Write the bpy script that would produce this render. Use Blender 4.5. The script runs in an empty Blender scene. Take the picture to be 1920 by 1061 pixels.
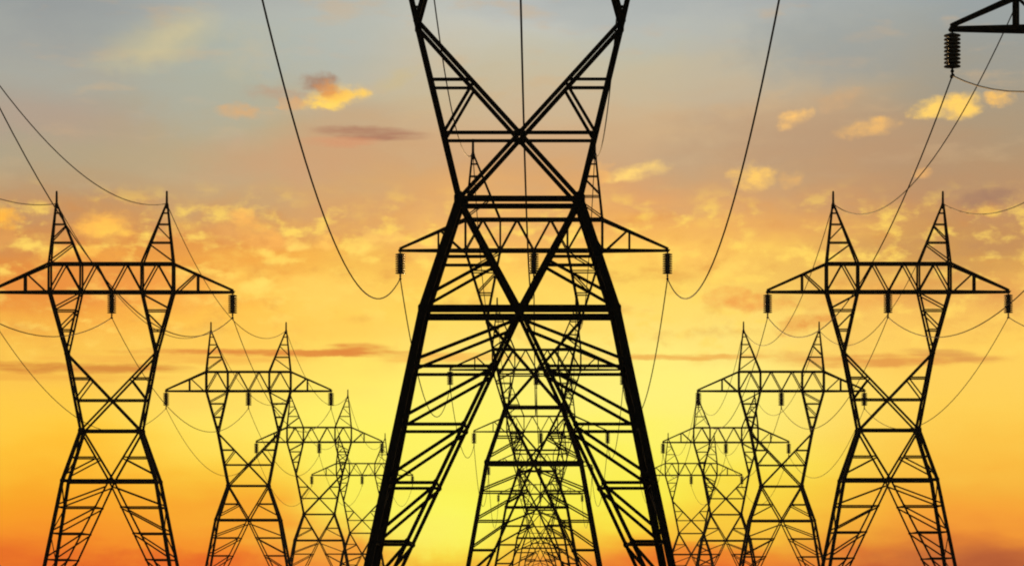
import bpy, bmesh, math, random
from mathutils import Vector, Matrix
random.seed(7)
scene = bpy.context.scene
COL = scene.collection
F_PX = 5200.0            # focal length in pixels of the 1920 wide photograph
HORIZON = 1132.0         # row of the horizon in the photograph (below its lower edge)
EYE = 1.7

# ------------------------------------------------------------------ camera
cd = bpy.data.cameras.new('camera')
cam = bpy.data.objects.new('camera', cd)
COL.objects.link(cam)
cam.location = (0, 0, EYE)
cam.rotation_euler = (math.radians(90), 0, 0)
cd.sensor_width = 36.0
cd.lens = 36.0 * F_PX / 1920.0
cd.shift_y = (HORIZON - 530.5) / 1920.0
cd.clip_start = 0.5
cd.clip_end = 20000
scene.camera = cam
scene.render.resolution_x, scene.render.resolution_y = 1024, 565
scene.cycles.filter_width = 2.0
scene.cycles.use_denoising = True
scene.view_settings.view_transform = 'Standard'
scene.view_settings.look = 'None'
scene.view_settings.exposure = 0.0
scene.view_settings.gamma = 1.0
scene.view_settings.use_curve_mapping = False

# ------------------------------------------------------------------ sky
SUN_AZ, SUN_EL = math.radians(-0.9), math.radians(2.0)

def lin(c):
    return tuple(((v / 255) / 12.92 if v / 255 <= 0.04045 else ((v / 255 + 0.055) / 1.055) ** 2.4) for v in c) + (1.0,)

world = bpy.data.worlds.new('World')
scene.world = world
world.use_nodes = True
NT = world.node_tree
NT.nodes.clear()

def node(kind, **kw):
    n = NT.nodes.new(kind)
    for k, v in kw.items():
        setattr(n, k, v)
    return n

def link(a, b):
    NT.links.new(a, b)

def put(sock, v):
    if isinstance(v, bpy.types.NodeSocket):
        link(v, sock)
    else:
        sock.default_value = v

def M(op, a, b=0.0, c=0.0, clamp=False):
    n = node('ShaderNodeMath', operation=op, use_clamp=clamp)
    put(n.inputs[0], a); put(n.inputs[1], b); put(n.inputs[2], c)
    return n.outputs[0]

def smooth(x, a, b, lo=0.0, hi=1.0):
    n = node('ShaderNodeMapRange', interpolation_type='SMOOTHSTEP', clamp=True)
    put(n.inputs['Value'], x)
    n.inputs['From Min'].default_value = a; n.inputs['From Max'].default_value = b
    n.inputs['To Min'].default_value = lo; n.inputs['To Max'].default_value = hi
    return n.outputs['Result']

def mixc(f, a, b):
    n = node('ShaderNodeMix', data_type='RGBA')
    put(n.inputs['Factor'], f); put(n.inputs['A'], a); put(n.inputs['B'], b)
    return n.outputs['Result']

def combine(x, y, z=0.0):
    n = node('ShaderNodeCombineXYZ')
    put(n.inputs[0], x); put(n.inputs[1], y); put(n.inputs[2], z)
    return n.outputs[0]

def noise(vec, scale, detail=4, rough=0.55, distort=0.0):
    n = node('ShaderNodeTexNoise', noise_dimensions='3D')
    put(n.inputs['Vector'], vec)
    n.inputs['Scale'].default_value = scale
    n.inputs['Detail'].default_value = detail
    n.inputs['Roughness'].default_value = rough
    n.inputs['Distortion'].default_value = distort
    return n.outputs['Fac']

def az_of(px):            # azimuth of a column / elevation of a row, in 1/5200 rad
    return math.atan((px - 960) / F_PX) * F_PX
def el_of(py):
    return math.atan((HORIZON - py) / F_PX) * F_PX

geo = node('ShaderNodeTexCoord')
sep = node('ShaderNodeSeparateXYZ')
link(geo.outputs['Generated'], sep.inputs[0])
U = M('MULTIPLY', M('ARCTAN2', sep.outputs[0], sep.outputs[1]), F_PX)      # azimuth
V = M('MULTIPLY', M('ARCSINE', sep.outputs[2]), F_PX)                       # elevation
# cloud-like unevenness: drift of the layers, long flat streaks low down, softer billows higher up
P0 = combine(M('MULTIPLY', U, 0.001), M('MULTIPLY', V, 0.001))
Pst = combine(M('MULTIPLY', U, 0.001), M('MULTIPLY', V, 0.0032))
n_big = M('SUBTRACT', noise(Pst, 2.2, 3, 0.5), 0.5)
n_mid = M('SUBTRACT', noise(Pst, 7.0, 5, 0.55), 0.5)
n_fine = M('SUBTRACT', noise(P0, 26.0, 5, 0.6), 0.5)
n_bil = M('SUBTRACT', noise(combine(M('MULTIPLY', U, 0.001), M('MULTIPLY', V, 0.0017), 4.0), 12.0, 5, 0.56, 0.0), 0.5)
Vw = M('ADD', V, M('ADD', M('MULTIPLY', n_big, 150.0), M('MULTIPLY', n_mid, 70.0)))
Uw = M('ADD', U, M('MULTIPLY', n_big, 300.0))
tramp = M('DIVIDE', Vw, 1600.0)

COLUMNS = [   # azimuth column, [(row, colour)...] as the sky looks along that column
 (90,  [(1132,(205,80,28)),(1068,(226,96,30)),(1008,(247,142,34)),(905,(253,173,38)),(810,(254,200,62)),(720,(250,196,76)),(640,(247,190,76)),(560,(236,150,60)),(480,(216,142,72)),(410,(194,146,98)),(320,(176,158,128)),(220,(168,156,138)),(130,(164,164,154)),(20,(150,154,152)),(-300,(110,120,132))]),
 (450, [(1132,(215,85,30)),(1065,(238,112,36)),(1000,(249,155,40)),(900,(254,203,62)),(800,(255,224,92)),(720,(254,214,94)),(640,(253,203,84)),(560,(250,186,76)),(480,(230,158,76)),(410,(206,158,102)),(330,(192,164,124)),(220,(180,168,138)),(130,(170,174,160)),(20,(168,172,166)),(-300,(118,128,138))]),
 (640, [(1132,(215,90,30)),(1060,(240,132,46)),(1005,(247,172,58)),(955,(254,234,84)),(880,(254,240,94)),(780,(254,238,102)),(700,(254,224,100)),(620,(252,208,90)),(560,(251,203,86)),(480,(236,176,84)),(410,(218,162,98)),(330,(204,164,116)),(220,(192,166,132)),(130,(180,176,156)),(20,(176,178,170)),(-300,(120,130,138))]),
 (860, [(1132,(228,120,36)),(1055,(250,205,58)),(985,(254,244,78)),(900,(254,243,92)),(800,(254,242,104)),(720,(254,236,112)),(640,(253,222,108)),(570,(252,212,92)),(500,(250,196,90)),(430,(238,180,100)),(340,(212,164,112)),(250,(203,170,130)),(140,(194,180,150)),(20,(186,187,178)),(-300,(128,136,144))]),
 (1020,[(1132,(222,105,30)),(1058,(243,158,54)),(1010,(250,204,62)),(960,(254,240,78)),(890,(254,242,90)),(790,(254,241,108)),(700,(253,236,116)),(620,(253,221,108)),(540,(251,208,94)),(460,(244,186,92)),(390,(224,168,102)),(310,(208,164,116)),(210,(202,174,138)),(110,(192,184,160)),(20,(182,184,178)),(-300,(124,132,140))]),
 (1210,[(1132,(215,95,30)),(1055,(240,130,40)),(1005,(250,188,50)),(955,(253,232,70)),(890,(253,240,86)),(790,(253,240,112)),(700,(253,236,122)),(620,(252,220,112)),(540,(250,210,96)),(460,(246,188,90)),(390,(226,166,100)),(310,(204,162,118)),(210,(200,174,138)),(110,(188,182,160)),(20,(172,176,172)),(-300,(120,128,138))]),
 (1330,[(1132,(205,84,30)),(1065,(240,126,42)),(1010,(250,190,54)),(905,(253,228,78)),(800,(253,236,112)),(700,(253,234,124)),(620,(251,218,112)),(540,(248,206,98)),(460,(243,186,92)),(390,(222,166,102)),(300,(196,160,120)),(210,(194,170,138)),(110,(184,178,160)),(20,(166,170,168)),(-300,(118,126,138))]),
 (1800,[(1132,(140,66,38)),(1065,(196,96,46)),(995,(243,150,50)),(900,(250,180,58)),(810,(252,200,76)),(720,(252,206,88)),(640,(250,200,90)),(560,(236,178,88)),(480,(206,152,84)),(400,(190,142,98)),(300,(176,146,112)),(200,(164,150,128)),(110,(152,152,144)),(20,(146,154,156)),(-300,(104,114,128))]),
]
def ramp(stops):
    r = node('ShaderNodeValToRGB')
    cr = r.color_ramp
    cr.interpolation = 'CARDINAL'
    st = sorted((max(0.0, min(1.0, el_of(y) / 1600.0)), lin(c)) for y, c in stops)
    cr.elements[0].position, cr.elements[0].color = st[0]
    cr.elements[1].position, cr.elements[1].color = st[-1]
    for p, c in st[1:-1]:
        e = cr.elements.new(p); e.color = c
    link(tramp, r.inputs[0])
    return r.outputs[0]
sky = ramp(COLUMNS[0][1])
for (xa, _), (xb, st) in zip(COLUMNS[:-1], COLUMNS[1:]):
    sky = mixc(smooth(Uw, az_of(xa), az_of(xb)), sky, ramp(st))

# general cloud texture, strongest in the broken layer a few degrees up
band = M('MULTIPLY', smooth(V, el_of(720), el_of(600)), smooth(V, el_of(330), el_of(440)))
band2 = M('MULTIPLY', smooth(V, el_of(420), el_of(300)), 1.0)
lit = M('MULTIPLY', smooth(n_bil, 0.0, 0.3), M('MULTIPLY', band, 0.5))
sky = mixc(lit, sky, lin((255, 212, 96)))
gold = M('MULTIPLY', smooth(noise(combine(M('MULTIPLY', U, 0.001), M('MULTIPLY', V, 0.0018), 21.0), 15.0, 5, 0.55, 0.0), 0.49, 0.69), M('MULTIPLY', band, 0.9))
sky = mixc(gold, sky, lin((255, 214, 98)))
shade = M('MULTIPLY', smooth(n_bil, -0.0, -0.28), M('MULTIPLY', band, 0.5))
sky = mixc(shade, sky, lin((214, 138, 66)))
high = M('MULTIPLY', smooth(n_mid, 0.02, 0.2), M('MULTIPLY', smooth(V, el_of(420), el_of(250)), 0.4))
sky = mixc(high, sky, lin((206, 172, 128)))

# single clouds: column, row, half width, half height, tilt (degrees), colour, strength
CLOUDS = [
 (380,185,130,95,0,(166,174,164),.45), (300,85,110,45,20,(200,188,146),.65), (330,70,70,22,24,(206,192,150),.5), (480,110,80,60,0,(192,180,150),.4), (110,240,170,45,-4,(180,156,136),.5), (560,300,220,50,4,(206,154,112),.5), (60,100,140,40,0,(156,156,152),.4), (760,120,120,60,12,(196,180,152),.4), (1300,140,150,50,10,(192,178,150),.4), (150,40,170,60,0,(146,150,150),.45),
 (620,90,150,70,0,(172,178,172),.5), (1230,40,190,60,0,(176,180,176),.4), (1560,90,170,70,0,(146,152,152),.5),
 (1560,270,260,70,-3,(182,144,112),.45), (250,300,190,60,0,(182,160,124),.35),
 (632,184,62,24,8,(255,204,92),1.0), (602,160,46,20,-8,(160,116,92),.75), (626,172,40,14,-10,(224,150,84),.7), (660,180,36,12,12,(255,206,92),.8), (622,200,34,10,0,(255,214,100),.8),
 (450,212,55,14,0,(218,168,112),.7), (512,180,66,14,-6,(186,148,120),.6), (550,196,34,12,-8,(222,168,110),.6),
 (695,251,95,11,-2,(168,118,94),.85), (640,268,70,10,0,(212,146,106),.6), (745,148,50,18,25,(200,180,134),.5),
 (196,432,62,30,4,(254,186,82),.9), (210,437,40,14,0,(255,200,84),.9), (8,424,36,24,0,(255,182,66),.95), (10,460,30,14,0,(226,160,84),.6), (170,480,90,22,0,(246,170,70),.6),
 (456,414,28,18,20,(255,188,92),.9), (488,446,50,28,-18,(246,178,88),.8), (420,440,34,22,0,(232,168,92),.6), (520,460,40,16,0,(248,178,88),.6),
 (556,464,32,15,0,(255,208,100),.95), (613,457,24,20,0,(255,196,92),.9), (686,464,40,20,8,(255,212,100),1.0), (716,444,40,14,-14,(252,198,100),.8),
 (1196,323,66,17,12,(255,212,116),.95), (1122,326,30,22,0,(250,186,100),.6), (1410,335,46,26,8,(252,200,104),.95), (1478,340,24,14,0,(232,178,104),.6),
 (1480,230,34,18,10,(252,196,112),.95), (1632,248,64,19,10,(238,184,108),.9), (1570,196,50,18,20,(206,166,122),.6),
 (1742,216,34,20,4,(255,208,104),.95), (1795,212,44,24,6,(255,206,102),1.0), (1870,198,34,15,0,(252,194,98),.95), (1730,335,22,10,0,(236,176,104),.8),
 (1848,386,66,20,4,(160,122,100),.7), (1880,470,90,30,0,(190,138,90),.5), (1500,430,160,26,0,(226,162,92),.4),
 (470,532,80,34,0,(255,208,92),.8), (618,548,110,38,0,(255,208,96),.7), (480,535,34,16,0,(255,220,104),.7), (250,545,170,40,0,(240,150,70),.5), (600,610,150,30,0,(253,200,86),.5),
 (60,560,110,40,0,(226,140,62),.5), (350,640,180,26,0,(250,196,84),.5),
 (540,663,300,6,0,(222,138,60),.95), (668,657,60,11,0,(222,134,60),.9), (330,676,240,9,0,(238,166,70),.55), (110,695,230,9,0,(214,138,58),.95), (90,712,200,8,0,(236,164,66),.5),
 (860,672,120,9,0,(242,170,74),.7), (1260,670,190,5,0,(236,172,78),.85), (1660,680,190,11,0,(224,148,70),.85), (1780,672,80,10,-6,(214,146,76),.6), (1490,668,90,14,0,(232,170,84),.5),
 (1380,505,48,22,8,(255,212,100),.8), (1380,562,70,20,-4,(238,156,74),.7), (1440,575,50,14,6,(236,152,72),.6), (1510,610,62,17,10,(226,142,64),.85), (1300,590,90,24,0,(253,218,106),.5), (1610,560,110,26,0,(236,160,76),.55),
 (1880,560,70,36,0,(222,152,80),.5), (1300,470,90,22,0,(254,200,96),.5), (1740,610,150,26,0,(248,196,92),.4),
 (1850,1048,190,34,0,(170,92,54),.4), (820,1000,150,60,0,(255,251,86),.55), (815,985,130,50,0,(255,250,120),.35), (1330,1040,150,22,0,(232,104,34),.6), (300,1052,260,20,0,(226,92,32),.5),
]
warp = combine(M('ADD', U, M('ADD', M('MULTIPLY', n_fine, 46.0), M('MULTIPLY', n_bil, 60.0))),
               M('ADD', V, M('ADD', M('MULTIPLY', n_fine, 26.0), M('MULTIPLY', n_mid, 30.0))))
warp2 = combine(U, M('ADD', V, M('ADD', M('MULTIPLY', n_fine, 8.0), M('MULTIPLY', n_mid, 12.0))))
grain = M('ADD', M('MULTIPLY', n_fine, 0.8), M('MULTIPLY', n_bil, 0.9))
puff = noise(combine(M('MULTIPLY', U, 0.001), M('MULTIPLY', V, 0.0016), 9.0), 22.0, 5, 0.55, 0.0)     # broken small puffs
wisp = noise(combine(M('MULTIPLY', U, 0.001), M('MULTIPLY', V, 0.0075), 2.0), 9.0, 5, 0.55, 0.0)     # flat torn streaks
for (x, y, rx, ry, tilt, c, k) in CLOUDS:
    mp = node('ShaderNodeMapping', vector_type='TEXTURE')
    streak = ry <= 12 and rx >= 60
    link(warp2 if streak else warp, mp.inputs['Vector'])
    mp.inputs['Location'].default_value = (az_of(x), el_of(y), 0)
    mp.inputs['Rotation'].default_value = (0, 0, math.radians(tilt))
    mp.inputs['Scale'].default_value = (rx * (1.5 if streak or rx > 100 else 1.3), ry * (1.7 if streak else 1.5 if rx > 100 else 1.35), 1)
    g = node('ShaderNodeTexGradient', gradient_type='SPHERICAL')
    link(mp.outputs[0], g.inputs[0])
    if rx > 100 and ry > 20:          # broad soft veils
        f = smooth(M('ADD', g.outputs['Fac'], M('MULTIPLY', grain, 0.7)), 0.0, 0.9, 0.0, k)
    elif streak:       # streaks
        f = M('MULTIPLY', smooth(g.outputs['Fac'], 0.0, 0.55), smooth(M('ADD', wisp, M('MULTIPLY', g.outputs['Fac'], 0.35)), 0.4, 0.85, 0.0, k))
    else:                             # puffs
        f = M('MULTIPLY', smooth(g.outputs['Fac'], 0.0, 0.5), smooth(M('ADD', puff, M('MULTIPLY', g.outputs['Fac'], 0.42)), 0.4, 1.05, 0.0, k * 1.2))
    f = M('MULTIPLY', f, smooth(g.outputs['Fac'], 0.0, 0.3))
    sky = mixc(f, sky, lin(c))

nish = node('ShaderNodeTexSky', sky_type='NISHITA')
nish.sun_disc = False
nish.sun_elevation = SUN_EL
nish.sun_rotation = SUN_AZ
dusk = node('ShaderNodeVectorMath', operation='SCALE')
link(nish.outputs[0], dusk.inputs[0]); dusk.inputs['Scale'].default_value = 0.05
away = M('MAXIMUM', smooth(M('ABSOLUTE', U), 0.45 * F_PX, 1.2 * F_PX), smooth(V, 0.26 * F_PX, 0.6 * F_PX))
sky = mixc(away, sky, dusk.outputs[0])
bg = node('ShaderNodeBackground'); bg.inputs['Strength'].default_value = 1.09
link(sky, bg.inputs['Color'])
wo = node('ShaderNodeOutputWorld'); link(bg.outputs[0], wo.inputs['Surface'])
world.cycles.sampling_method = 'MANUAL'
world.cycles.sample_map_resolution = 512

# ------------------------------------------------------------------ sun, low behind the pylons
sl = bpy.data.lights.new('sun', 'SUN')
sl.energy = 2.0
sl.angle = math.radians(0.5)
sl.color = (1.0, 0.62, 0.28)
so = bpy.data.objects.new('sun', sl); COL.objects.link(so)
sd = Vector((math.sin(SUN_AZ) * math.cos(SUN_EL), math.cos(SUN_AZ) * math.cos(SUN_EL), math.sin(SUN_EL)))
so.rotation_euler = sd.to_track_quat('Z', 'Y').to_euler()
so.location = (0, 300, 80)

# ------------------------------------------------------------------ materials
def material(name, c0, c1, scale, rough, metal=0.0, bump=0.0):
    m = bpy.data.materials.new(name); m.use_nodes = True
    nt = m.node_tree; b = nt.nodes['Principled BSDF']
    tc = nt.nodes.new('ShaderNodeTexCoord')
    nz = nt.nodes.new('ShaderNodeTexNoise'); nz.inputs['Scale'].default_value = scale; nz.inputs['Detail'].default_value = 6
    nt.links.new(tc.outputs['Object'], nz.inputs['Vector'])
    cr = nt.nodes.new('ShaderNodeValToRGB')
    cr.color_ramp.elements[0].position = 0.3; cr.color_ramp.elements[1].position = 0.72
    cr.color_ramp.elements[0].color = c0 + (1,); cr.color_ramp.elements[1].color = c1 + (1,)
    nt.links.new(nz.outputs['Fac'], cr.inputs[0]); nt.links.new(cr.outputs[0], b.inputs['Base Color'])
    b.inputs['Roughness'].default_value = rough; b.inputs['Metallic'].default_value = metal
    b.inputs['Specular IOR Level'].default_value = 0.25
    if bump:
        bm_ = nt.nodes.new('ShaderNodeBump'); bm_.inputs['Strength'].default_value = bump
        nt.links.new(nz.outputs['Fac'], bm_.inputs['Height']); nt.links.new(bm_.outputs[0], b.inputs['Normal'])
    return m
STEEL = material('weathered_steel', (.010, .010, .009), (.022, .020, .018), 1.4, 0.75)
PORCELAIN = material('brown_porcelain', (.11, .10, .09), (.19, .17, .15), 3.0, 0.45)
CABLE = material('cable_aluminium', (.018, .018, .018), (.04, .038, .036), 2.0, 0.7)
GRASS = material('dry_grass', (.03, .035, .012), (.09, .075, .03), 0.35, 0.95, bump=0.6)

# ------------------------------------------------------------------ ground (lies just below the lower edge of the picture)
bm = bmesh.new()
rings = [0, 30, 90, 180, 320, 500, 800, 1500, 3500, 9000]
prev = None
for r in rings:
    if r == 0:
        cur = [bm.verts.new((0, 0, 0))]
    else:
        cur = [bm.verts.new((r * math.sin(a * math.tau / 48), r * math.cos(a * math.tau / 48), random.uniform(-.12, .0) if 0 < r < 1500 else 0)) for a in range(48)]
    if prev:
        for i in range(48):
            j = (i + 1) % 48
            if len(prev) == 1: bm.faces.new((prev[0], cur[j], cur[i]))
            else: bm.faces.new((prev[i], prev[j], cur[j], cur[i]))
    prev = cur
bmesh.ops.recalc_face_normals(bm, faces=bm.faces)
me = bpy.data.meshes.new('ground'); bm.to_mesh(me); bm.free(); me.materials.append(GRASS)
ground = bpy.data.objects.new('ground', me); COL.objects.link(ground)
ground['kind'] = 'structure'; ground['label'] = 'dry dark grassland under the rows of pylons'

# ------------------------------------------------------------------ steel members
class Mesh:
    def __init__(self):
        self.v, self.f, self.n = [], [], 0
    weight = 1.0             # lighter sections on the lighter pylons
    def bar(self, p, q, w, t=None):
        """An L-angle of flange width w from p to q; one flange faces along the line, the other runs in depth."""
        p, q = Vector(p), Vector(q); w *= Mesh.weight
        a = (q - p)
        if a.length < 1e-4: return
        a.normalize()
        ref = Vector((0, 1, 0)) if abs(a.y) < 0.9 else Vector((1, 0, 0))
        s = a.cross(ref).normalized(); d = s.cross(a).normalized()
        if d.y * (1 if p.y + q.y < 0 else -1) < 0: d = -d     # the depth flange turns inwards
        self.n += 1
        off = d * (((self.n * 7) % 11) * 0.0022)              # no two flanges in one plane
        t = t or w * 0.16
        prof = [(-w/2, 0), (w/2, 0), (w/2, t), (-w/2 + t, t), (-w/2 + t, w * .8), (-w/2, w * .8)]
        b = len(self.v)
        for c in (p, q):
            for (x, y) in prof: self.v.append(c + off + s * x + d * y)
        for i in range(6):
            j = (i + 1) % 6
            self.f.append((b+i, b+j, b+6+j, b+6+i))
        self.f.append((b, b+5, b+4, b+3, b+2, b+1)); self.f.append((b+6, b+7, b+8, b+9, b+10, b+11))
    def plate(self, c, w, h, fy):
        """A gusset plate with clipped corners on the face at depth c.y."""
        c = Vector(c); self.n += 1; w *= .68; h *= .72
        y0 = -fy * (0.012 + (self.n % 5) * 0.002); y1 = y0 - fy * 0.02   # just outside the flanges
        k = .3
        out = [(-w/2+k*w, -h/2), (w/2-k*w, -h/2), (w/2, -h/2+k*h), (w/2, h/2-k*h), (w/2-k*w, h/2), (-w/2+k*w, h/2), (-w/2, h/2-k*h), (-w/2, -h/2+k*h)]
        b = len(self.v)
        for y in (y0, y1):
            for (x, z) in out: self.v.append(c + Vector((x, y, z)))
        for i in range(8):
            j = (i + 1) % 8
            self.f.append((b+i, b+j, b+8+j, b+8+i))
        self.f.append(tuple(b + i for i in range(7, -1, -1))); self.f.append(tuple(b + 8 + i for i in range(8)))
    def lathe(self, prof, n=20):
        b = len(self.v)
        for (r, z) in prof:
            for i in range(n):
                a = i * math.tau / n
                self.v.append(Vector((r * math.cos(a), r * math.sin(a), z)))
        for k in range(len(prof) - 1):
            for i in range(n):
                j = (i + 1) % n
                self.f.append((b+k*n+i, b+k*n+j, b+(k+1)*n+j, b+(k+1)*n+i))
    def tube(self, pts, r, n=6):
        b = len(self.v)
        for i, p in enumerate(pts):
            a = (pts[min(i+1, len(pts)-1)] - pts[max(i-1, 0)]).normalized()
            s = a.cross(Vector((0, 0, 1))).normalized() if abs(a.z) < .95 else Vector((1, 0, 0))
            u = s.cross(a)
            for k in range(n):
                t = k * math.tau / n
                self.v.append(p + s * (r * math.cos(t)) + u * (r * math.sin(t)))
        for i in range(len(pts) - 1):
            for k in range(n):
                j = (k + 1) % n
                self.f.append((b+i*n+k, b+i*n+j, b+(i+1)*n+j, b+(i+1)*n+k))
        self.f.append(tuple(b + k for k in range(n - 1, -1, -1)))
        e = b + (len(pts) - 1) * n
        self.f.append(tuple(e + k for k in range(n)))
    def mesh(self, name, mat):
        me = bpy.data.meshes.new(name)
        me.from_pydata([tuple(v) for v in self.v], [], self.f)
        me.materials.append(mat); me.validate(); me.update()
        return me

def lerp(a, b, t): return a + (b - a) * t

# shape of a pylon in metres above its base; every x is a half width
BASE = dict(fx=5.97, bx=3.82, bz=11.79, wx=2.42, wz=15.91, jx=3.66, jz=22.25, ox=5.09, ix=2.5, cz=27.32, tz=29.64,
            tip=10.0, apex=4.53, az=34.5, spike=35.65, step=2.15, tdrop=0.0)
FRONT = dict(BASE, fx=6.3, bx=3.66, bz=12.84, wx=2.28, wz=17.06, jx=3.92, jz=23.88, cz=29.0, tz=31.35, tip=10.4, az=36.3, spike=37.4, step=2.2)
MIDDLE = dict(BASE, weight=.85, fx=5.7, bx=3.52, bz=12.2, wx=2.1, wz=16.35, jx=3.5, jz=22.8, cz=28.0, tz=30.3, az=35.1, spike=36.3)

INS_LEN = 2.05           # crossarm to cable
def insulator_meshes():
    m = Mesh()
    prof = [(0.0, 0.0), (.05, 0.0), (.05, -.16)]
    for k in range(9):
        z = -.2 - k * .172
        prof += [(.16, z + .035), (.2, z + .01), (.35, z - .03), (.375, z - .06), (.37, z - .09), (.3, z - .105), (.18, z - .11)]
    prof += [(.05, -1.74), (.05, -1.8), (0.0, -1.8)]
    m.lathe(prof)
    c = Mesh()
    c.lathe([(0, -1.8), (.07, -1.8), (.09, -1.86), (.05, -1.92), (.05, -2.0), (.1, -2.02), (.1, -2.1), (0, -2.1)], 12)
    c.tube([Vector((0, -.22, -2.07)), Vector((0, 0, -2.05)), Vector((0, .22, -2.07))], .075, 8)
    return m.mesh('insulator', PORCELAIN), c.mesh('clamp', STEEL)
INS, CLAMP = insulator_meshes()

def pylon_parts(T):
    """The meshes of one pylon: (name, mesh, location)."""
    parts = []
    Mesh.weight = T.get('weight', 1.0)
    def dep(z):
        if z < T['wz']: return lerp(3.5, 1.05, max(z, -1.5) / T['wz'])
        return lerp(1.05, 0.72, min(1, (z - T['wz']) / (T['cz'] - T['wz'])))
    def P(x, z, f): return Vector((x, f * dep(z), z))
    def legx(z):
        if z <= T['bz']: return lerp(T['fx'], T['bx'], z / T['bz'])
        if z <= T['wz']: return lerp(T['bx'], T['wx'], (z - T['bz']) / (T['wz'] - T['bz']))
        return lerp(T['wx'], T['jx'], (z - T['wz']) / (T['jz'] - T['wz']))
    def inx(z): return T['fx'] * 0.97 * (T['bz'] - z) / T['bz']
    def trix(z): return T['wx'] * (z - T['bz']) / (T['wz'] - T['bz'])
    def add(name, m, mat=STEEL, loc=(0, 0, 0)): parts.append((name, m.mesh(name, mat), loc))
    FS = (-1, 1)
    # four corner legs
    for s in FS:
        for f in FS:
            m = Mesh()
            m.bar(P(s*legx(-1.2), -1.2, f), P(s*T['bx'], T['bz'], f), .3)
            m.bar(P(s*T['bx'], T['bz'], f), P(s*T['wx'], T['wz'], f), .31)
            m.plate(P(s*T['bx'], T['bz'], f), .5, .62, -f)
            m.plate(P(s*T['wx'], T['wz'], f), .6, .75, -f)
            add('leg', m)
    levels = [T['bz'] - k * T['step'] for k in range(1, 6) if T['bz'] - k * T['step'] > .3]
    # inner braces with their rungs, one lattice per side
    for s in FS:
        m = Mesh()
        for f in FS:
            m.bar(P(0, T['bz'], f), P(s*inx(.05), .05, f), .145)
            zs = [T['bz'] - .35] + levels
            for k in range(1, len(zs)):
                z, zu = zs[k], zs[k-1]
                m.bar(P(s*legx(z), z, f), P(s*inx(z), z, f), .125)
                m.bar(P(s*legx(z + .2), z + .2, f), P(s*inx(zu - .12), zu - .12, f), .125)
                m.plate(P(s*inx(z), z, f), .3, .34, -f)
        zz = [T['bz']] + levels + [.2]
        for k in range(len(zz) - 1):            # the narrow side face
            f = 1 if k % 2 else -1
            m.bar(P(s*legx(zz[k]), zz[k], -1), P(s*legx(zz[k]), zz[k], 1), .1)
            m.bar(P(s*legx(zz[k]), zz[k], f), P(s*legx(zz[k+1]), zz[k+1], -f), .1)
            if k: m.bar(P(s*inx(zz[k]), zz[k], -1), P(s*inx(zz[k]), zz[k], 1), .08)
        add('leg_lattice', m)
    # beam under the waist, waist beam and the V between them
    m = Mesh()
    for f in FS:
        m.bar(P(-T['bx'], T['bz'], f), P(T['bx'], T['bz'], f), .27)
        m.plate(P(0, T['bz'], f), .75, .55, -f)
    m.bar(P(0, T['bz'], -1), P(0, T['bz'], 1), .12)
    add('cross_beam', m)
    m = Mesh()
    for f in FS: m.bar(P(-T['wx'], T['wz'], f), P(T['wx'], T['wz'], f), .21)
    add('waist_beam', m)
    m = Mesh()
    zm = lerp(T['bz'], T['wz'], .47)
    for f in FS:
        for s in FS:
            m.bar(P(s*T['wx'], T['wz'], f), P(0, T['bz'], f), .17)
            m.bar(P(s*legx(zm), zm, f), P(s*trix(zm), zm, f), .12)
            zl = lerp(T['bz'], T['wz'], .12)
            m.bar(P(s*legx(zl), zl, f), P(s*trix(zm - .1), zm - .1, f), .12)
    for s in FS:
        m.bar(P(s*legx(zm), zm, -1), P(s*legx(zm), zm, 1), .1)
        m.bar(P(s*T['wx'], T['wz'], -1), P(s*legx(zm), zm, 1), .1)
        m.bar(P(s*legx(zm), zm, 1), P(s*T['bx'], T['bz'], -1), .1)
    add('waist_brace', m)
    # neck: outer struts, the big X and its rungs
    m = Mesh()
    zx = T['wz'] + (T['jz'] - T['wz']) * T['wx'] / (T['wx'] + T['jx'])
    zr = lerp(zx, T['jz'], .47)
    def xx(z): return T['jx'] * (z - zx) / (T['jz'] - zx)
    for f in FS:
        for s in FS:
            m.bar(P(s*T['wx'], T['wz'], f), P(s*T['jx'], T['jz'], f), .22)
            m.bar(P(s*T['jx'], T['jz'], f), P(-s*T['wx'], T['wz'], f), .165)
            m.bar(P(s*legx(zr), zr, f), P(s*xx(zr), zr, f), .12)
            m.bar(P(s*legx(zx), zx, f), P(s*xx(zr - .1), zr - .1, f), .12)
            m.plate(P(s*T['jx'], T['jz'], f), .34, .6, -f)
        m.bar(P(-legx(zx), zx, f), P(legx(zx), zx, f), .13)
        m.plate(P(0, zx, f), .4, .4, -f)
    for s in FS:
        q = [T['wz'], zx, zr, T['jz']]
        for k in range(3):
            m.bar(P(s*legx(q[k]), q[k], -1 if k % 2 else 1), P(s*legx(q[k+1]), q[k+1], 1 if k % 2 else -1), .09)
    add('neck', m)
    # the two V limbs that carry the crossarm
    hl = T['cz'] - T['jz']
    for s in FS:
        m = Mesh()
        def lo(z): return lerp(T['jx'], T['ox'], (z - T['jz']) / hl)
        def li(z): return lerp(T['jx'], T['ix'], (z - T['jz']) / hl)
        z1, z2 = T['jz'] + hl * .70, T['jz'] + hl * .38
        for f in FS:
            m.bar(P(s*T['jx'], T['jz'], f), P(s*T['ox'], T['cz'], f), .2)
            m.bar(P(s*T['jx'], T['jz'], f), P(s*T['ix'], T['cz'], f), .17)
            for z in (z1, z2, T['jz'] + hl * .16): m.bar(P(s*lo(z), z, f), P(s*li(z), z, f), .11)
            m.bar(P(s*li(T['cz'] - .15), T['cz'] - .15, f), P(s*lo(z1 + .2), z1 + .2, f), .11)
            m.bar(P(s*li(z1 - .1), z1 - .1, f), P(s*lo(z2 + .15), z2 + .15, f), .11)
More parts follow.
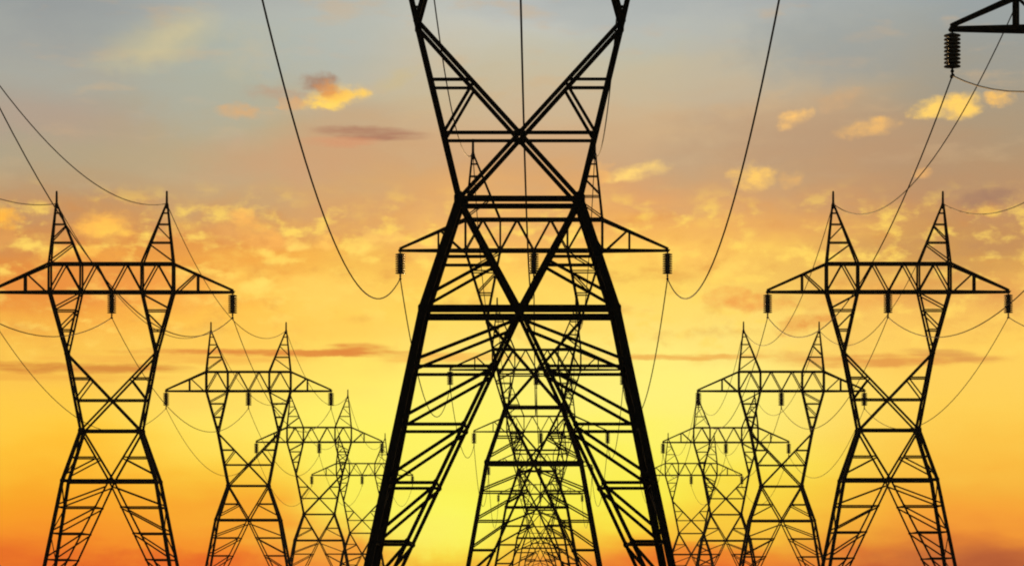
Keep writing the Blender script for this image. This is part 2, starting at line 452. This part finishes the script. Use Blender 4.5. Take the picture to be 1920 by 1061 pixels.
        for z in (z1, z2):
            m.bar(P(s*lo(z), z, -1), P(s*lo(z), z, 1), .08); m.bar(P(s*li(z), z, -1), P(s*li(z), z, 1), .08)
        m.bar(P(s*lo(z1), z1, -1), P(s*lo(z2), z2, 1), .08); m.bar(P(s*lo(T['cz']), T['cz'], 1), P(s*lo(z1), z1, -1), .08)
        add('limb', m)
    # crossarm: box girder with two tapering ends
    m = Mesh()
    cz, tz, ox, ix, tip = T['cz'], T['tz'], T['ox'], T['ix'], T['tip']
    dt = .14
    for f in FS:
        B = lambda x: Vector((x, f * (.72 if abs(x) <= ox else lerp(.72, dt, (abs(x) - ox) / (tip - ox))), cz))
        D = lambda x: Vector((x, f * .68, tz))
        def S(x):
            t = (abs(x) - ox) / (tip - ox)
            return Vector((x, f * lerp(.68, dt, t), lerp(tz, cz + .14, t)))
        m.bar(B(-ox), B(ox), .23)
        m.bar(D(-ox - .1), D(ox + .1), .2)
        for s in FS:
            m.bar(B(s*ox), B(s*(tip + .05)), .22); m.bar(S(s*ox), S(s*tip), .19)
            m.bar(B(s*ox), D(s*ox), .18); m.bar(B(s*ix), D(s*ix), .16)
            xv = ox + (tip - ox) * .41
            m.bar(B(s*xv), S(s*xv), .15); m.bar(B(s*(ox + .25)), S(s*(xv - .15)), .12)
            m.plate(B(s*ox), .5, .4, -f); m.plate(B(s*ix), .45, .36, -f)
            m.plate(B(s*(tip - .05)), .4, .3, -f)
        nodes = [-ox, -ix, 0, ix, ox]
        for a, b in zip(nodes[:-1], nodes[1:]):
            c = (a + b) / 2
            m.bar(B(a), D(c), .115); m.bar(D(c), B(b), .115)
    for x in (-ox, -ix, 0, ix, ox):
        m.bar((x, -.72, cz), (x, .72, cz), .12)
        if x: m.bar((x, -.68, tz), (x, .68, tz), .1)
    for s in FS:
        m.bar((s*tip, -dt, cz), (s*tip, dt, cz), .2)
        m.bar((s*ox, -.72, cz), (s*(ox + 2), .47, cz), .09)
    for a, b in zip([-ox, -ix, 0, ix], [-ix, 0, ix, ox]):
        m.bar((a, -.72, cz), (b, .72, cz), .09)
    add('crossarm', m)
    # the two earth-wire peaks, each with its spike
    for s in FS:
        m = Mesh()
        ap, az = T['apex'], T['az']
        h = az - tz
        def po(t, f): return Vector((s*lerp(ox, ap + .06, t), f * lerp(.68, .06, t), tz + h*t))
        def pi(t, f): return Vector((s*lerp(ix, ap - .06, t), f * lerp(.68, .06, t), tz + h*t))
        for f in FS:
            m.bar(po(0, f), po(1, f), .17); m.bar(pi(0, f), pi(1, f), .16)
            for t in (.36, .67, .86): m.bar(po(t, f), pi(t, f), .1)
            m.bar(po(.04, f), pi(.33, f), .1); m.bar(po(.4, f), pi(.64, f), .1)
        for t in (.36, .67):
            m.bar(po(t, -1), po(t, 1), .07); m.bar(pi(t, -1), pi(t, 1), .07)
        add('peak', m)
        sp = Mesh()
        sp.lathe([(0, az - .3), (.17, az - .3), (.16, az), (.1, az + .2), (.085, T['spike'] - .1), (.06, T['spike']), (0, T['spike'])], 10)
        parts.append(('>spike', sp.mesh('spike', STEEL), (s*ap, 0, 0)))
    for x in (-tip + .06, 0, tip - .06):
        parts.append(('insulator', INS, (x, 0, cz - .03)))
        parts.append(('>clamp', CLAMP, (0, 0, 0)))
    return parts

def new_pylon(T, label, group, loc):
    root = bpy.data.objects.new('transmission_pylon', None); COL.objects.link(root)
    root.empty_display_size = 2
    last = None
    for name, me, l in pylon_parts(T):
        o = bpy.data.objects.new(name.lstrip('>'), me); COL.objects.link(o)
        o.location = l
        if name.startswith('>'): o.parent = last
        else: o.parent = root; last = o
    return dress(root, label, group, loc)

def dress(root, label, group, loc):
    root.location = loc
    root['label'] = label; root['category'] = 'pylon'; root['group'] = group
    return root

def copy_pylon(src, label, group, loc):
    r = src.copy(); COL.objects.link(r)
    for ch in [o for o in src.children]:
        c = ch.copy(); COL.objects.link(c); c.parent = r
        for g in ch.children:
            d = g.copy(); COL.objects.link(d); d.parent = c
    return dress(r, label, group, loc)

def stand(px, s, arm_row, T):
    """Base point of a pylon whose crossarm is centred on column px, s pixels to the metre."""
    D = F_PX / s
    return Vector(((px - 960) / s, D, 0.0 if arm_row is None else (HORIZON - arm_row) / s + EYE - T['cz']))

GROUP_L, GROUP_C, GROUP_R = 'pylons of the left row', 'pylons of the middle row', 'pylons of the right row'
rows = {'left': [], 'middle': [], 'right': []}
side = None
LEFT = [
 (-448, 42.0, None, 'black lattice pylon nearest in the left row, its arm tip just outside the frame'),
 (209.5, 22.8, 548, 'tall black lattice pylon at far left with both its peaks clear against grey cloud'),
 (466, 15.55, 733, 'second black pylon of the left row, standing right of the tall one'),
 (598.5, 11.85, 828.5, 'small olive-dark pylon whose left peak hides behind the second left pylon'),
 (679, 9.5, 890.5, 'smallest faint pylon of the left row, half hidden by the big middle leg'),
]
RIGHT = [
 (2203, 42.0, 55, 'near pylon cut by the top right corner, one arm tip and ribbed insulator showing'),
 (1665, 22.7, 547.5, 'tall black pylon at right carrying three insulators in plain view'),
 (1465, 15.65, 733, 'second black pylon of right row, its right arm crossing the tall pylon'),
 (1361, 11.85, 829, 'small olive-dark pylon of the right row whose left peak touches a bigger arm tip'),
 (1296, 9.55, 890.5, 'smallest faint pylon of the right row, next to the big middle leg'),
]
for key, data, grp in (('left', LEFT, GROUP_L), ('right', RIGHT, GROUP_R)):
    for px, s, row, label in data:
        loc = stand(px, s, row, BASE)
        side = new_pylon(BASE, label, grp, loc) if side is None else copy_pylon(side, label, grp, loc)
        rows[key].append((loc, BASE))
loc = Vector(((974 - 960) / 49.0, F_PX / 49.0, 0))
new_pylon(FRONT, 'huge black pylon in the middle whose thick crossed legs fill the frame, top cut off', GROUP_C, loc)
rows['middle'].append((loc, FRONT))
mid = None
for px, s, row, label in [
 (1001, 25.2, 470, 'black pylon right behind the huge one, its wide arm and two peaks showing through it'),
 (1006, 16.3, 693, 'third pylon of the middle row, arm level with the first rungs of the huge legs'),
 (1014, 12.6, 809, 'fourth pylon of the middle row, thin arm just under the waist beam of the second'),
 (1013, 9.75, 873, 'faint fifth pylon of the middle row, arm just below the second pylon\'s lower beam'),
 (1013, 7.9, 926, 'tiny faint last pylon of the middle row, lost in tangled lattice'),
]:
    loc = stand(px, s, row, MIDDLE)
    mid = new_pylon(MIDDLE, label, GROUP_C, loc) if mid is None else copy_pylon(mid, label, GROUP_C, loc)
    rows['middle'].append((loc, MIDDLE))

# ------------------------------------------------------------------ cables: each runs the length of its row, clamped to every pylon
def hang(a, b, sag, n=30):
    return [a.lerp(b, i / n) - Vector((0, 0, 4 * sag * (i / n) * (1 - i / n))) for i in range(n + 1)]

WHERE = {'left': 'left', 'middle': 'middle', 'right': 'right'}
for key, pyl in rows.items():
    for kind, sx in (('c', -1), ('c', 0), ('c', 1), ('e', -1), ('e', 1)):
        pts = []
        anchors = []
        for loc, T in pyl:
            if kind == 'c': anchors.append(loc + Vector((sx * (T['tip'] - .06), 0, T['cz'] - .03 - INS_LEN)))
            else: anchors.append(loc + Vector((sx * T['apex'], 0, T['az'] + .1)))
        if key != 'middle':      # one more span towards and past the camera
            anchors.insert(0, Vector((anchors[0].x, 20.0, anchors[0].z)))
        last = anchors[-1]; prv = anchors[-2]
        for i, (a, b) in enumerate(zip(anchors[:-1], anchors[1:])):
            sag = ((7.2 if key == 'right' else 6.6) if i == 0 else 5.5) if kind == 'c' else (4.5 if key == 'left' else 5.9)
            k = (b - a).length / 105.0
            seg = hang(a, b, sag * k * k)
            pts += seg if not pts else seg[1:]
        m = Mesh(); m.tube(pts, .043 if key == 'middle' and kind == 'c' else .034)
        o = bpy.data.objects.new('power_line' if kind == 'c' else 'earth_wire', m.mesh('power_line' if kind == 'c' else 'earth_wire', CABLE))
        COL.objects.link(o)
        o['category'] = 'cable'
        if kind == 'c':
            o['label'] = {-1: 'black power line sagging between the left arm tips of the %s row of pylons',
                          0: 'black power line hung from the insulators at mid arm along the %s row of pylons',
                          1: 'black power line sagging between the right arm tips of the %s row of pylons'}[sx] % WHERE[key]
            o['group'] = 'power lines along the pylon rows'
        else:
            o['label'] = {-1: 'thin wire strung over the left peaks of the %s row of pylons',
                          1: 'thin wire strung over the right peaks of the %s row of pylons'}[sx] % WHERE[key]
            o['group'] = 'earth wires along the pylon peaks'

# ------------------------------------------------------------------ thin evening haze between the pylons
bm = bmesh.new(); bmesh.ops.create_cube(bm, size=1.0)
bmesh.ops.scale(bm, vec=(1000, 1000, 42), verts=bm.verts)
bmesh.ops.translate(bm, vec=(0, 440, 19.5), verts=bm.verts)
me = bpy.data.meshes.new('haze'); bm.to_mesh(me); bm.free()
hm = bpy.data.materials.new('thin_haze'); hm.use_nodes = True; hm.node_tree.nodes.clear()
pv = hm.node_tree.nodes.new('ShaderNodeVolumePrincipled')
pv.inputs['Density'].default_value = 0.00014
pv.inputs['Color'].default_value = (.92, .92, .9, 1); pv.inputs['Anisotropy'].default_value = 0.0
ho = hm.node_tree.nodes.new('ShaderNodeOutputMaterial'); hm.node_tree.links.new(pv.outputs[0], ho.inputs['Volume'])
me.materials.append(hm)
haze = bpy.data.objects.new('haze', me); COL.objects.link(haze)
haze['kind'] = 'stuff'; haze['label'] = 'thin evening haze that pales the farthest pylons'
